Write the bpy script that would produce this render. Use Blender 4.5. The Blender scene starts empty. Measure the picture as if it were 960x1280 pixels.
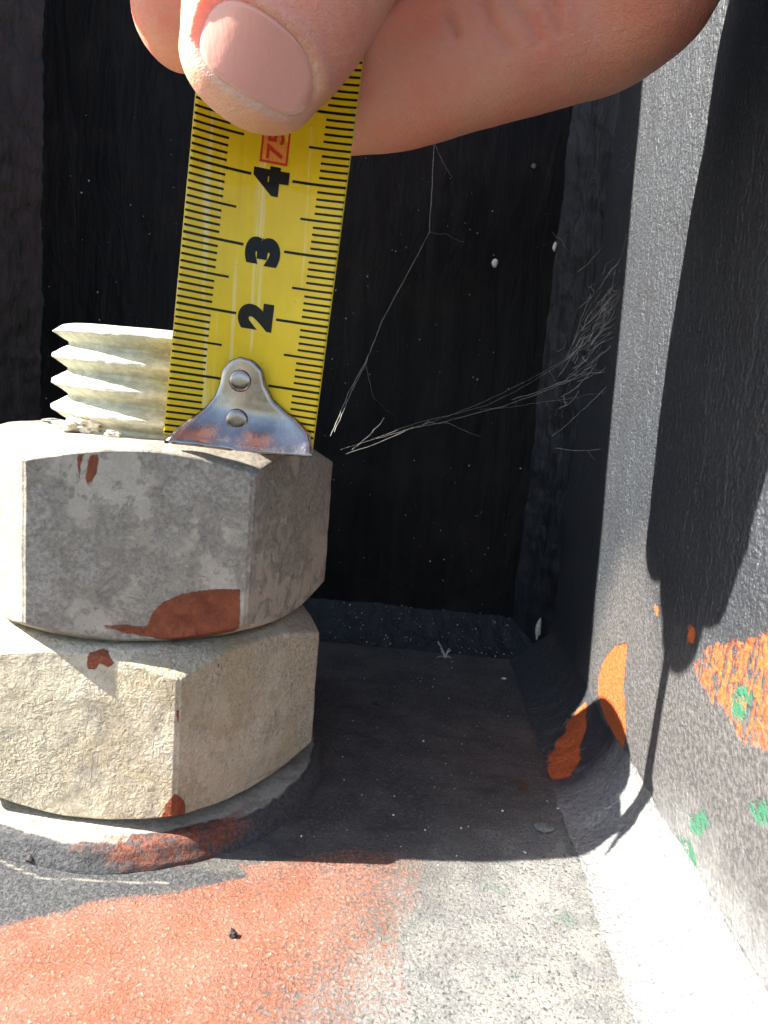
import bpy, bmesh, math, random
import numpy as np
from mathutils import Vector, Matrix, noise as mnoise
from mathutils.bvhtree import BVHTree

random.seed(7); rng = np.random.default_rng(7)
CM = 0.01                      # everything below is worked out in centimetres, built in metres
scene = bpy.context.scene
col = scene.collection

# ------------------------------------------------------------------ camera
FPX = 855.564
PITCH, ROLL, YAW = math.radians(9.0515), math.radians(4.8739), math.radians(-2.3192)
CAM = np.array([4.8164, -12.625, 7.394])
FWD = np.array([math.sin(YAW)*math.cos(PITCH), math.cos(YAW)*math.cos(PITCH), -math.sin(PITCH)])
_r0 = np.array([math.cos(YAW), -math.sin(YAW), 0.0]); _u0 = np.cross(_r0, FWD)
RGT = _r0*math.cos(ROLL) + _u0*math.sin(ROLL)
UPV = -_r0*math.sin(ROLL) + _u0*math.cos(ROLL)
cd = bpy.data.cameras.new('camera'); cam = bpy.data.objects.new('camera', cd); col.objects.link(cam)
cd.sensor_fit = 'HORIZONTAL'; cd.sensor_width = 36.0; cd.lens = 36.0*FPX/960.0
cd.clip_start = 0.002; cd.clip_end = 50.0
cam.matrix_world = Matrix(((RGT[0], UPV[0], -FWD[0], CAM[0]*CM), (RGT[1], UPV[1], -FWD[1], CAM[1]*CM),
                           (RGT[2], UPV[2], -FWD[2], CAM[2]*CM), (0, 0, 0, 1)))
cd.dof.use_dof = True; cd.dof.focus_distance = 0.115; cd.dof.aperture_fstop = 32.08e-3/0.0004   # tiny pupil
scene.camera = cam

# ------------------------------------------------------------------ daylight
SUN_AZ, SUN_EL = math.radians(6.6), math.radians(40.3)   # from the left, a little from the front
SUN = np.array([-math.cos(SUN_AZ)*math.cos(SUN_EL), -math.sin(SUN_AZ)*math.cos(SUN_EL), math.sin(SUN_EL)])
world = bpy.data.worlds.new('World'); scene.world = world; world.use_nodes = True
wn = world.node_tree; wn.nodes.clear()
sky = wn.nodes.new('ShaderNodeTexSky'); sky.sky_type = 'NISHITA'; sky.sun_disc = False
sky.sun_elevation = SUN_EL; sky.sun_rotation = math.atan2(SUN[0], SUN[1])
bg = wn.nodes.new('ShaderNodeBackground'); bg.inputs['Strength'].default_value = 0.082
wo = wn.nodes.new('ShaderNodeOutputWorld')
wn.links.new(sky.outputs[0], bg.inputs[0]); wn.links.new(bg.outputs[0], wo.inputs[0])
sd = bpy.data.lights.new('sun', 'SUN'); sd.energy = 5.0; sd.angle = math.radians(0.5); sd.color = (1.0, 0.95, 0.87)
sun = bpy.data.objects.new('sun', sd); col.objects.link(sun)
sun.rotation_euler = Vector(SUN).to_track_quat('Z', 'Y').to_euler(); sun.location = Vector(SUN)*2
scene.view_settings.view_transform = 'Standard'; scene.view_settings.look = 'None'
scene.view_settings.exposure = 2.05; scene.view_settings.gamma = 1.0
scene.view_settings.use_curve_mapping = False
scene.cycles.max_bounces = 4; scene.cycles.diffuse_bounces = 2; scene.cycles.glossy_bounces = 2
scene.cycles.adaptive_threshold = 0.02; scene.cycles.use_denoising = True; scene.cycles.caustics_reflective = False; scene.cycles.caustics_refractive = False

# ------------------------------------------------------------------ measures of the place (cm)
X, Y, LEG = 9.345, 8.525, 1.037           # right gusset face, back plate face, weld leg
XL = -8.25                                # left gusset face
R6, PHI1, PHI2 = 3.291, 45.21, 27.9      # nut across-corner radius, turn of both nuts
Z_A, Z_C, Z_D = 0.36, 3.312, 6.485        # bottom of lower nut, joint, top of upper nut
AFH = R6*math.cos(math.radians(30))
RB, Z_TOP, THREAD = 1.83, 8.25, 0.44

def V(*a): return np.array(a, float)
def at(px, py, n, d):
    """point (cm) where the sight line of a photo pixel meets the plane n.p = d"""
    n = np.asarray(n, float)
    r = FWD + RGT*(px-480)/FPX - UPV*(py-640)/FPX
    return CAM + r*((d - CAM@n)/(r@n))
FLOOR = ((0, 0, 1), 0.0); RIGHT = ((1, 0, 0), X); BACK = ((0, 1, 0), Y)
WELDP = ((1/2**.5, 0, -1/2**.5), (X-LEG*.78)/2**.5)

# ------------------------------------------------------------------ mesh helpers
def tag(o, label=None, cat=None, group=None, kind=None):
    if label: o['label'] = label
    if cat: o['category'] = cat
    if group: o['group'] = group
    if kind: o['kind'] = kind
    return o
def mk(name, v, f, mat, origin=(0, 0, 0), parent=None, smooth=True, attrs=None):
    me = bpy.data.meshes.new(name)
    v = (np.asarray(v, float) - np.asarray(origin, float))*CM
    me.from_pydata(v.tolist(), [], [list(map(int, q)) for q in f]); me.update()
    if smooth: me.polygons.foreach_set('use_smooth', np.ones(len(me.polygons), bool))
    for k, a in (attrs or {}).items():
        me.attributes.new(k, 'FLOAT', 'POINT').data.foreach_set('value', np.asarray(a, np.float32))
    me.materials.append(mat)
    o = bpy.data.objects.new(name, me); col.objects.link(o)
    if parent is None: o.location = Vector(origin)*CM
    else: o.parent = parent
    return o
def empty(name, origin=(0, 0, 0)):
    o = bpy.data.objects.new(name, None); col.objects.link(o); o.location = Vector(origin)*CM
    o.empty_display_size = 0.01
    return o
def grid_faces(nu, nv, off=0, wrap=False):
    i = np.arange(nu if wrap else nu-1); j = np.arange(nv-1)
    I, J = np.meshgrid(i, j, indexing='ij'); I2 = (I+1) % nu
    a = off + I*nv + J; b = off + I2*nv + J
    return np.stack([a, b, b+1, a+1], -1).reshape(-1, 4)
def nz(P, s, o=2, seed=0.0):
    """fractal noise -1..1 for points P (n,3) in cm"""
    P = np.asarray(P)*s + seed
    return np.array([mnoise.fractal(Vector(p), 1.0, 2.0, o) for p in P])
def sdf(P, poly):
    """signed distance (inside negative) of 2-D points to a polygon"""
    P = np.asarray(P, float); poly = np.asarray(poly, float); best = np.full(len(P), 1e9); ins = np.zeros(len(P), bool)
    for a, b in zip(poly, np.roll(poly, -1, 0)):
        e = b-a; w = P-a; t = np.clip((w@e)/(e@e+1e-12), 0, 1); d = np.linalg.norm(w-t[:, None]*e, axis=1)
        best = np.minimum(best, d)
        c = ((a[1] > P[:, 1]) != (b[1] > P[:, 1]))
        with np.errstate(divide='ignore', invalid='ignore'):
            ins ^= c & (P[:, 0] < (b[0]-a[0])*(P[:, 1]-a[1])/(b[1]-a[1]) + a[0])
    return np.where(ins, -best, best)
def sdl(P, line, r=0.0):
    P = np.asarray(P, float); line = np.asarray(line, float); best = np.full(len(P), 1e9)
    for a, b in zip(line[:-1], line[1:]):
        e = b-a; w = P-a; t = np.clip((w@e)/(e@e+1e-12), 0, 1); best = np.minimum(best, np.linalg.norm(w-t[:, None]*e, axis=1))
    return best-r
def field(P2, axes, plane, polys=(), lines=()):
    """signed distance of surface points to shapes whose outlines were read off the photo on that plane"""
    out = np.full(len(P2), 9.0)
    for pl in polys:
        out = np.minimum(out, sdf(P2, [at(*q, *plane)[list(axes)] for q in pl]))
    for ln, r in lines:
        out = np.minimum(out, sdl(P2, [at(*q, *plane)[list(axes)] for q in ln], r))
    return out

# ------------------------------------------------------------------ material helpers
class MT:
    def __init__(s, name):
        s.m = bpy.data.materials.new(name); s.m.use_nodes = True; s.t = s.m.node_tree
        s.p = s.t.nodes['Principled BSDF']
        tc = s.t.nodes.new('ShaderNodeTexCoord'); vm = s.t.nodes.new('ShaderNodeVectorMath'); vm.operation = 'SCALE'
        vm.inputs['Scale'].default_value = 100.0; s.t.links.new(tc.outputs['Object'], vm.inputs[0]); s.co = vm.outputs[0]
        s.h = None
    def new(s, t, **k):
        n = s.t.nodes.new(t)
        for a, b in k.items(): setattr(n, a, b)
        return n
    def put(s, sock, v):
        if isinstance(v, bpy.types.NodeSocket): s.t.links.new(v, sock)
        elif isinstance(v, tuple) and len(v) == 3 and sock.type == 'RGBA': sock.default_value = (*v, 1)
        else: sock.default_value = v
    def scaled(s, x, y, z):
        n = s.new('ShaderNodeVectorMath', operation='MULTIPLY'); s.put(n.inputs[0], s.co); n.inputs[1].default_value = (x, y, z); return n.outputs[0]
    def noise(s, sc, det=4.0, ro=.55, dist=0.0, co=None):
        n = s.new('ShaderNodeTexNoise'); s.put(n.inputs['Vector'], co or s.co)
        for k, v in (('Scale', sc), ('Detail', det), ('Roughness', ro), ('Distortion', dist)): n.inputs[k].default_value = v
        return n.outputs['Fac']
    def voro(s, sc, feat='F1', out='Distance', co=None):
        n = s.new('ShaderNodeTexVoronoi', feature=feat); s.put(n.inputs['Vector'], co or s.co); n.inputs['Scale'].default_value = sc
        return n.outputs[out]
    def step(s, v, a, b, lo=0.0, hi=1.0):
        n = s.new('ShaderNodeMapRange', clamp=True, interpolation_type='SMOOTHSTEP'); s.put(n.inputs[0], v)
        for i, q in enumerate((a, b, lo, hi)): n.inputs[i+1].default_value = q
        return n.outputs[0]
    def math(s, op, a, b=0.0, c=0.0):
        n = s.new('ShaderNodeMath', operation=op)
        for i, q in enumerate((a, b, c)): s.put(n.inputs[i], q)
        return n.outputs[0]
    def mix(s, f, a, b, mode='MIX'):
        n = s.new('ShaderNodeMix', data_type='RGBA', blend_type=mode, clamp_factor=True)
        s.put(n.inputs[0], f); s.put(n.inputs[6], a); s.put(n.inputs[7], b); return n.outputs[2]
    def mixf(s, f, a, b):
        n = s.new('ShaderNodeMix', data_type='FLOAT'); s.put(n.inputs[0], f); s.put(n.inputs[2], a); s.put(n.inputs[3], b); return n.outputs[0]
    def attr(s, k): return s.new('ShaderNodeAttribute', attribute_name=k).outputs['Fac']
    def patch(s, k, amp, nscale, soft=.012, bias=0.0):
        """mask of a shape: its distance field roughened by noise"""
        n = s.math('MULTIPLY_ADD', s.math('SUBTRACT', s.noise(nscale, 5, .65), .5), amp*2, bias)
        return s.step(s.math('ADD', s.attr(k), n), soft, -soft)
    def bump(s, h, dist, strength=1.0):
        n = s.new('ShaderNodeBump'); n.inputs['Strength'].default_value = strength; n.inputs['Distance'].default_value = dist*CM
        s.put(n.inputs['Height'], h)
        if s.h is not None: s.put(n.inputs['Normal'], s.h)
        s.h = n.outputs[0]; s.put(s.p.inputs['Normal'], s.h)
    def set(s, **k):
        names = dict(col='Base Color', rough='Roughness', metal='Metallic', spec='Specular IOR Level', coat='Coat Weight', coatr='Coat Roughness',
                     sss='Subsurface Weight', sssr='Subsurface Radius', ssss='Subsurface Scale', sheen='Sheen Weight', trans='Transmission Weight')
        for a, b in k.items(): s.put(s.p.inputs[names[a]], b)
        return s.m

def black_paint():
    m = MT('black_paint')
    streak = m.noise(1.0, 4, .55, 1.4, m.scaled(1.7, 1.7, .28)); fine = m.noise(7, 5, .6); drip = m.noise(1.0, 3, .5, 2.2, m.scaled(.9, .9, .22))
    c = m.mix(m.step(streak, .35, .7), (.0045, .005, .0055), (.009, .0095, .010))
    c = m.mix(m.step(m.noise(.5, 5, .6), .48, .72), c, (.014, .0135, .0125))
    m.bump(streak, .10, .5); m.bump(m.step(m.math('ABSOLUTE', m.math('SUBTRACT', drip, .5)), .05, .0), .02, .3); m.bump(fine, .02, .5)
    return m.set(col=c, rough=m.step(fine, .3, .7, .42, .6), spec=.11)
def weld_paint(name='weld_paint', g=1.0, t=(1, 1, 1)):
    m = MT(name)
    n = m.noise(2.2, 6, .6, .5, m.scaled(1.5, 1.5, .5)); f = m.noise(14, 4)
    c = m.mix(m.step(n, .35, .7), (.008*g*t[0], .009*g*t[1], .012*g*t[2]), (.018*g*t[0], .022*g*t[1], .026*g*t[2]))
    m.bump(n, .12, .8); m.bump(f, .02, .6)
    return m.set(col=c, rough=.5, spec=.3)
def gusset_paint(name='gusset_paint', weld=False):
    """dark flake-filled steel paint with brush marks, dabs of orange and green paint"""
    m = MT(name)
    br = m.noise(1.0, 5, .6, .6, m.scaled(7, 7, 3)); grain = m.noise(12, 3, .65, .2); wide = m.noise(.8, 4)
    glint = m.step(m.noise(15, 3, .65, 1.6), .58, .68)
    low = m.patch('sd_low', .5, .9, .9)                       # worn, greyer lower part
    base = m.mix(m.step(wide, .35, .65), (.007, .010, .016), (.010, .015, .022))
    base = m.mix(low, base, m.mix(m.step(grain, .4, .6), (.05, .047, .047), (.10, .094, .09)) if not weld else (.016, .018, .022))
    worn = m.patch('sd_base', .9, 1.3, .75)                   # rubbed pale near the foot, speckled white glare mixed in, towards the front
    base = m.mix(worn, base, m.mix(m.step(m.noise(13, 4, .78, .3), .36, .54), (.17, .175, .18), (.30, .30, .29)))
    base = m.mix(m.math('MULTIPLY', glint, .34), base, (.27, .29, .32))  # sun glints painted as pale flecks in the base colour
    orange = m.patch('sd_orange', .11, 4, .02)
    rag = m.math('MULTIPLY', m.patch('sd_rag', .22, 3.2, .03), m.step(m.noise(1.0, 5, .7, .8, m.scaled(4.5, 7, 2.8)), .45, .53))
    orange = m.math('MAXIMUM', orange, rag)
    green = m.math('MULTIPLY', m.patch('sd_green', .1, 5, .05), m.step(m.noise(6, 4, .7), .36, .5))
    c = m.mix(orange, base, m.mix(m.step(grain, .3, .7), (.44, .085, .022), (.56, .15, .05)))
    c = m.mix(green, c, (.04, .15, .085))
    dab = m.math('MAXIMUM', orange, green)
    m.bump(br, .10, .5); m.bump(grain, .06, .75); m.bump(dab, .025, .7)
    m.put(m.p.inputs['IOR'], m.mixf(dab, 1.95, 1.42))
    return m.set(col=c, metal=m.math('MULTIPLY', m.math('SUBTRACT', 1.0, dab), m.mixf(worn, .05, .42)), rough=m.mixf(glint, .55, .42), spec=.5)
def floor_paint():
    m = MT('base_plate_paint')
    grit = m.noise(17, 5, .72, .5); grit2 = m.noise(34, 2, .6); wide = m.noise(.9, 5, .6)
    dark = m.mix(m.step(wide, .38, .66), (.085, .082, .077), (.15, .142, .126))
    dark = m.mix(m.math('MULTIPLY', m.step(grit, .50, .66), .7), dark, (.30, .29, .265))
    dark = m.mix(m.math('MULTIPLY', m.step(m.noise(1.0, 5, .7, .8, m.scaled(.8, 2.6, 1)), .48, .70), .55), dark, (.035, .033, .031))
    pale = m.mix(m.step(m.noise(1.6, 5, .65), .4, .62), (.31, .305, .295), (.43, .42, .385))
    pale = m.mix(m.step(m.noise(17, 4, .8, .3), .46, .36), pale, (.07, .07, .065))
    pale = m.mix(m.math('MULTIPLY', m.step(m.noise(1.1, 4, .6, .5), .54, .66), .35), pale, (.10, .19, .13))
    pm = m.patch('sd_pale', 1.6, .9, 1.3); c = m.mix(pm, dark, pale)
    grey = m.patch('sd_grey', .2, 2.5, .08)
    c = m.mix(grey, c, m.mix(m.step(grit, .4, .62), (.055, .058, .062), (.15, .15, .15)))
    om = m.patch('sd_orange', .22, 1.7, .05)
    speck = m.step(m.math('MULTIPLY_ADD', m.attr('sd_fade'), .13, m.noise(15, 4, .7, .6)), .70, .42)
    orange = m.mix(m.step(m.noise(1.3, 4), .35, .65), (.35, .125, .066), (.41, .175, .11))
    orange = m.mix(m.math('MULTIPLY', m.step(grit, .53, .66), .8), orange, (.52, .42, .36))
    orange = m.mix(m.math('MULTIPLY', m.step(m.noise(1.0, 5, .65, .5, m.scaled(.8, 3.2, 1)), .52, .70), .5), orange, (.30, .17, .13))
    c = m.mix(m.math('MULTIPLY', om, speck), c, orange)
    c = m.mix(m.patch('sd_cream', .018, 6, .015), c, (.36, .33, .27))
    c = m.mix(m.math('MULTIPLY', m.patch('sd_rust', .12, 4, .06), m.step(m.noise(9, 4, .7), .4, .55)), c, (.13, .06, .02))
    m.bump(m.noise(2.2, 5, .6), .08, .5); m.bump(grit, .095, 1.0); m.bump(grit2, .02, .6)
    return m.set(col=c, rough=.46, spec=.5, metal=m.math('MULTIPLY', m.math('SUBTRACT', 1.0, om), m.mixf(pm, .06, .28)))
def nut_paint(name, a, b, wrinkle):
    m = MT(name)
    fine = m.noise(15, 6, .78, .2); mot = m.noise(2.2, 9, .8, .25); wide = m.noise(.6, 4)
    chip = m.step(m.math('MULTIPLY_ADD', wide, .6, m.math('MULTIPLY', mot, .7)), .60, .74)
    c = m.mix(m.step(fine, .3, .7), tuple(q*.60 for q in a), tuple(q*1.36 for q in a))
    c = m.mix(m.math('MULTIPLY', chip, .7), c, b)
    edge = m.math('MULTIPLY', m.step(m.math('ABSOLUTE', m.math('SUBTRACT', mot, .53)), .022, .008), m.step(wide, .42, .56))
    c = m.mix(m.math('MULTIPLY', edge, .35), c, tuple(q*1.35 for q in b))
    stain = m.step(m.noise(.9, 6, .7, .4, m.scaled(1, 1, .7)), .52, .72)
    c = m.mix(m.math('MULTIPLY', stain, .35), c, tuple(q*.68 for q in a))
    red = m.math('MULTIPLY', m.patch('sd_red', .05, 4, .012), m.step(m.noise(8, 5, .75), .27, .36))
    c = m.mix(red, c, m.mix(m.step(m.noise(2.0, 6, .75), .35, .65), (.19, .042, .016), (.30, .082, .034)))
    c = m.mix(m.patch('sd_dark', .012, 20, .008), c, (.012, .010, .010))
    if wrinkle:
        w = m.noise(9.5, 3, .55, 1.2); m.bump(w, .050, .9)
        c = m.mix(m.math('MULTIPLY', m.step(m.noise(.8, 6, .7, .4), .46, .66), .55), c, (.46, .37, .20))
        c = m.mix(m.math('MULTIPLY', m.step(m.noise(1.3, 7, .75, .6, m.scaled(1, 1, .45)), .54, .70), .5), c, (.24, .225, .20))
        c = m.mix(red, c, (.25, .062, .025))
        m.bump(m.math('MULTIPLY', chip, .6), .02, .7)
    else:
        m.bump(mot, .03, .7); m.bump(m.math('MULTIPLY', chip, 1.0), .014, .8)
    m.bump(fine, .012, .8); m.bump(red, .022, .8)
    return m.set(col=c, rough=m.mixf(red, .62, .42), spec=.32)
def plain(name, c, rough=.6, nscale=8.0, var=.25, bump=.02, **k):
    m = MT(name); n = m.noise(nscale, 5, .65)
    cc = m.mix(m.step(n, .3, .7), tuple(q*(1-var) for q in c), tuple(q*(1+var) for q in c))
    m.bump(n, bump, .8)
    return m.set(col=cc, rough=rough, **k)
def thread_paint():
    m = MT('thread_paint'); n = m.noise(5, 6, .7); f = m.noise(22, 4, .6)
    c = m.mix(m.step(n, .38, .64), (.50, .50, .39), (.70, .69, .56))
    c = m.mix(m.math('MULTIPLY', m.step(f, .58, .68), .5), c, (.30, .27, .2))
    c = m.mix(m.math('MULTIPLY', m.step(m.noise(2.2, 6, .75, .5, m.scaled(1, 1, 3)), .5, .66), .55), c, (.36, .33, .22))
    m.bump(n, .035, .8); m.bump(f, .012, .8)
    return m.set(col=c, rough=.6, spec=.3)
def washer_paint():
    m = MT('washer_paint'); g = m.noise(15, 5, .7); w = m.noise(1.5, 5, .6)
    c = m.mix(m.step(g, .35, .65), (.045, .047, .05), (.11, .11, .11))
    cream = m.mix(m.step(m.noise(4, 5, .7), .35, .6), (.34, .31, .25), (.52, .48, .39))
    c = m.mix(m.patch('sd_cream', .10, 4, .025), c, cream)
    c = m.mix(m.math('MULTIPLY', m.patch('sd_red', .3, 2.2, .12), m.step(m.noise(7, 5, .7), .34, .56)), c, m.mix(m.step(g, .35, .65), (.16, .045, .02), (.30, .10, .06)))
    m.bump(w, .1, .7); m.bump(m.noise(5, 6, .75), .10, 1.0); m.bump(g, .03, .9)
    return m.set(col=c, rough=.62, spec=.35)
def blade_paint():
    m = MT('tape_yellow_lacquer'); n = m.noise(1.0, 3, .5, .3, m.scaled(9, 9, .5))
    c = m.mix(m.step(m.noise(1.2, 4), .35, .7), (.82, .55, .006), (.90, .63, .012))
    sheen_streak = m.step(m.noise(1.0, 4, .6, .35, m.scaled(4.2, 4.2, .10)), .57, .66)  # glossy sheen along the blade, painted as pale streaks in the yellow
    c = m.mix(m.math('MULTIPLY', sheen_streak, .6), c, (.90, .80, .42))
    c = m.mix(m.math('MULTIPLY', m.step(m.noise(8, 4, .7), .66, .72), .5), c, (.30, .20, .03))
    m.bump(n, .014, .5); m.bump(m.noise(1.3, 2, .5, 1.0), .03, .5)
    return m.set(col=c, rough=.42, spec=.3, coat=.22, coatr=.05)
def hook_metal():
    m = MT('hook_nickel'); b = m.noise(1.0, 5, .6, .2, m.scaled(30, 30, 3))
    c = m.mix(m.step(m.noise(3, 4), .35, .65), (.29, .262, .24), (.38, .338, .305))
    m.bump(b, .006, .5)
    return m.set(col=c, metal=1.0, rough=m.step(m.noise(6, 5, .7), .35, .7, .16, .32))
def skin():
    m = MT('skin')
    wide = m.noise(.9, 4, .6); f = m.noise(9, 5, .6)
    c = m.mix(m.step(wide, .35, .68), (.92, .45, .31), (.94, .35, .245))
    c = m.mix(m.math('MULTIPLY', m.step(f, .5, .7), .35), c, (.92, .54, .40))
    c = m.mix(m.math('MULTIPLY', m.step(m.noise(3.2, 5, .65, .4), .46, .68), .35), c, (.92, .34, .25))
    c = m.mix(m.step(m.attr('pale'), 0, 1), c, (.92, .54, .39))
    c = m.mix(m.math('MULTIPLY', m.attr('dry'), m.math('MULTIPLY', m.step(m.noise(13, 5, .75, .5), .40, .62), .6)), c, (.95, .76, .66))
    lines = m.voro(13, 'DISTANCE_TO_EDGE', co=m.scaled(1, 1, 2.4))
    m.bump(m.step(lines, 0, .14), .008, .55); m.bump(f, .03, .6); m.bump(m.noise(1.0, 4, .65, .6, m.scaled(6, 6, 15)), .03, .6); m.bump(m.noise(34, 3), .008, .5)
    return m.set(col=c, rough=m.step(f, .3, .7, .40, .56), spec=.45, sss=.6, sssr=(1.0, .32, .18), ssss=.4*CM)
def nail_mat():
    m = MT('nail'); r = m.noise(1.0, 4, .6, .1, m.scaled(14, 14, 2))
    c = m.mix(m.step(m.attr('edge'), .90, 1.0), (.88, .42, .33), (.92, .56, .44))
    m.bump(r, .012, .5); m.bump(m.noise(12, 4), .006, .5)
    return m.set(col=c, rough=.27, spec=.5, sss=.3, sssr=(1, .4, .3), ssss=.15*CM)

M = dict(black=black_paint(), weld=weld_paint(), dusty=weld_paint('dusty_weld_paint', 1.15, (1.25, .95, .8)), gusset=gusset_paint(), gweld=gusset_paint('weld_flake_paint', True), floor=floor_paint(),
         nut1=nut_paint('grey_nut_paint', (.36, .322, .265), (.51, .45, .355), False),
         nut2=nut_paint('cream_nut_paint', (.47, .41, .30), (.58, .52, .39), True),
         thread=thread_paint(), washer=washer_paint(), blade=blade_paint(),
         ink=plain('black_print', (.012, .011, .010), .4, 20, .2, .002, spec=.12, coat=.12, coatr=.06),
         red=plain('red_print', (.62, .03, .015), .4, 20, .1, .002, coat=.5, coatr=.1),
         orange=plain('orange_print', (.85, .30, .04), .4, 20, .1, .002, coat=.5, coatr=.1),
         hook=hook_metal(), skin=skin(), nail=nail_mat(),
         silk=plain('silk', (.42, .41, .37), .6, 8, .2, 0.0), dust=plain('dust', (.70, .70, .68), .8, 20, .2, .01),
         crumb=plain('paint_crumb', (.62, .56, .44), .8, 9, .3, .05), chip=plain('grey_flake', (.20, .20, .18), .7, 12, .3, .03),
         grit=plain('dark_grit', (.05, .04, .035), .7, 12, .3, .03), rustchip=plain('rust_flake', (.2, .085, .035), .8, 12, .3, .03))

# ------------------------------------------------------------------ steelwork: base plate
def spaced(lo, a, b, hi, fine, coarse):
    return np.concatenate([np.arange(lo, a-1e-6, coarse), np.arange(a, b, fine), np.arange(b, hi+coarse, coarse)])
xs = spaced(-26, -3, 10.4, 26, .06, 2.0); ys = spaced(-16, -7.2, 8.6, 18, .06, 2.0)
GX, GY = np.meshgrid(xs, ys, indexing='ij'); P = np.stack([GX.ravel(), GY.ravel(), 0*GX.ravel()], -1)
P[:, 2] = .018*nz(P, .9, 3) - .01
P2 = P[:, :2]
fl = lambda polys=(), lines=(): field(P2, (0, 1), FLOOR, polys, lines)
n0 = len(P); nx, ny = len(xs), len(ys)
fa = dict(
    sd_orange=fl([[(-90, 1190), (0, 1158), (60, 1143), (130, 1124), (185, 1118), (245, 1108), (310, 1095), (300, 1080), (360, 1073), (430, 1062), (500, 1062),
                   (530, 1082), (520, 1120), (500, 1180), (520, 1300), (470, 1420), (-90, 1420)]]),
    sd_fade=fl([[(-200, 1130), (380, 1085), (440, 1095), (400, 1180), (330, 1250), (250, 1420), (-200, 1500)]]),
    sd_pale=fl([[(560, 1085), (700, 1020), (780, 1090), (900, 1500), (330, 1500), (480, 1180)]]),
    sd_grey=fl([[(-60, 1040), (120, 1080), (260, 1088), (400, 1098), (300, 1106), (230, 1108), (130, 1124), (60, 1143), (-60, 1180)], [(340, 1098), (390, 1094), (420, 1098), (385, 1108), (350, 1110)]]),
    sd_cream=fl((), [([(-30, 1060), (20, 1085), (50, 1096), (100, 1099), (160, 1102), (210, 1103)], .024)]),
    sd_rust=fl([[(645, 975), (660, 975), (664, 988), (648, 990)]], [([(660, 862), (690, 930), (720, 1010), (742, 1090), (770, 1170), (795, 1255)], .06)]))
F = grid_faces(nx, ny)
# underside and rim make it a 3 cm thick plate
b0 = len(P); cx = [(xs[0], ys[0]), (xs[-1], ys[0]), (xs[-1], ys[-1]), (xs[0], ys[-1])]
P = np.vstack([P, [[x, y, -3] for x, y in cx]])
idx = lambda i, j: i*ny+j
rimf = [[idx(i, 0) for i in range(nx-1, -1, -1)] + [b0, b0+1], [idx(nx-1, j) for j in range(ny-1, -1, -1)] + [b0+1, b0+2],
        [idx(i, ny-1) for i in range(nx)] + [b0+2, b0+3], [idx(0, j) for j in range(ny)] + [b0+3, b0], [b0+3, b0+2, b0+1, b0]]
for k in fa: fa[k] = np.concatenate([fa[k], [9]*4])
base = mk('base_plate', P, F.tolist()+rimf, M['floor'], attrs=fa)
tag(base, 'dark gritty steel base plate with worn orange paint under the stacked nuts', kind='structure')

# ------------------------------------------------------------------ steelwork: column plate, gussets, welds
col_root = empty('column_base', (0, Y, 0))
tag(col_root, 'black painted steel column base with upright plates and fillet welds behind the nuts', 'steelwork')
O0 = (0, Y, 0)
def slab(name, us, vs, fn, thick, mat, attrs=None, outline=None):
    """upright plate: fine displaced face fn(u,v)->xyz plus plain sides and back offset by vector thick"""
    U, W = np.meshgrid(us, vs, indexing='ij'); P = fn(U.ravel(), W.ravel()); n = len(P); nu, nv = len(us), len(vs)
    f = grid_faces(nu, nv).tolist()
    ring = [i*nv for i in range(nu)] + [(nu-1)*nv+j for j in range(1, nv)] + [i*nv+nv-1 for i in range(nu-2, -1, -1)] + [j for j in range(nv-2, 0, -1)]
    B = P[ring] + np.asarray(thick); m = len(ring)
    f += [[ring[k], n+k, n+(k+1) % m, ring[(k+1) % m]] for k in range(m)]
    f.append([n+k for k in range(m)])
    A = {k: np.concatenate([a(P), np.full(m, 9.0)]) for k, a in (attrs or {}).items()}
    return mk(name, np.vstack([P, B]), f, mat, O0, col_root, attrs=A)
def backface(u, v):
    P = np.stack([u, np.full_like(u, Y), v], -1)
    P[:, 1] += .03*nz(P*[1.2, 1, .16], 1.0, 4) + .015*nz(P, 3.0, 2)
    return P
slab('column_plate', spaced(-9.6, -8.4, 9.6, 10.6, .12, .6), spaced(.02, .02, 15, 34, .16, 1.9), backface, (0, 1.6, 0), M['black'])
WO = [[(783, 803), (780, 860), (783, 905), (779, 945), (768, 922), (757, 897), (749, 872), (748, 845), (757, 822), (768, 808)],
      [(860, 780), (870, 785), (868, 805), (858, 806)], [(818, 755), (823, 760), (822, 770), (817, 766)]]
WR = [[(868, 838), (885, 812), (905, 800), (925, 806), (945, 795), (990, 780), (1000, 930), (950, 935), (940, 925), (930, 942), (922, 915), (905, 885), (885, 868)]]
WG = [[(922, 858), (937, 856), (942, 870), (936, 890), (922, 904), (914, 890), (915, 870)], [(862, 1020), (880, 1012), (888, 1030), (875, 1045), (862, 1040)],
      [(838, 1045), (860, 1050), (872, 1075), (866, 1090), (848, 1072)], [(935, 1005), (970, 1000), (970, 1035), (945, 1030)]]
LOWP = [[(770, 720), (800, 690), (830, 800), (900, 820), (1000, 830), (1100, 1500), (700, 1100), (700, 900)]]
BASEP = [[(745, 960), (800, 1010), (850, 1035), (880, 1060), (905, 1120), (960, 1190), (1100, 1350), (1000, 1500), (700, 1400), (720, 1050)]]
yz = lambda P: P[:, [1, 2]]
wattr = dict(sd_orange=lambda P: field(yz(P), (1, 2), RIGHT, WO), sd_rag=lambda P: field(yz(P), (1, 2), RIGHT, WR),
             sd_green=lambda P: field(yz(P), (1, 2), RIGHT, WG), sd_low=lambda P: field(yz(P), (1, 2), RIGHT, LOWP), sd_base=lambda P: field(yz(P), (1, 2), RIGHT, BASEP))
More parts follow.
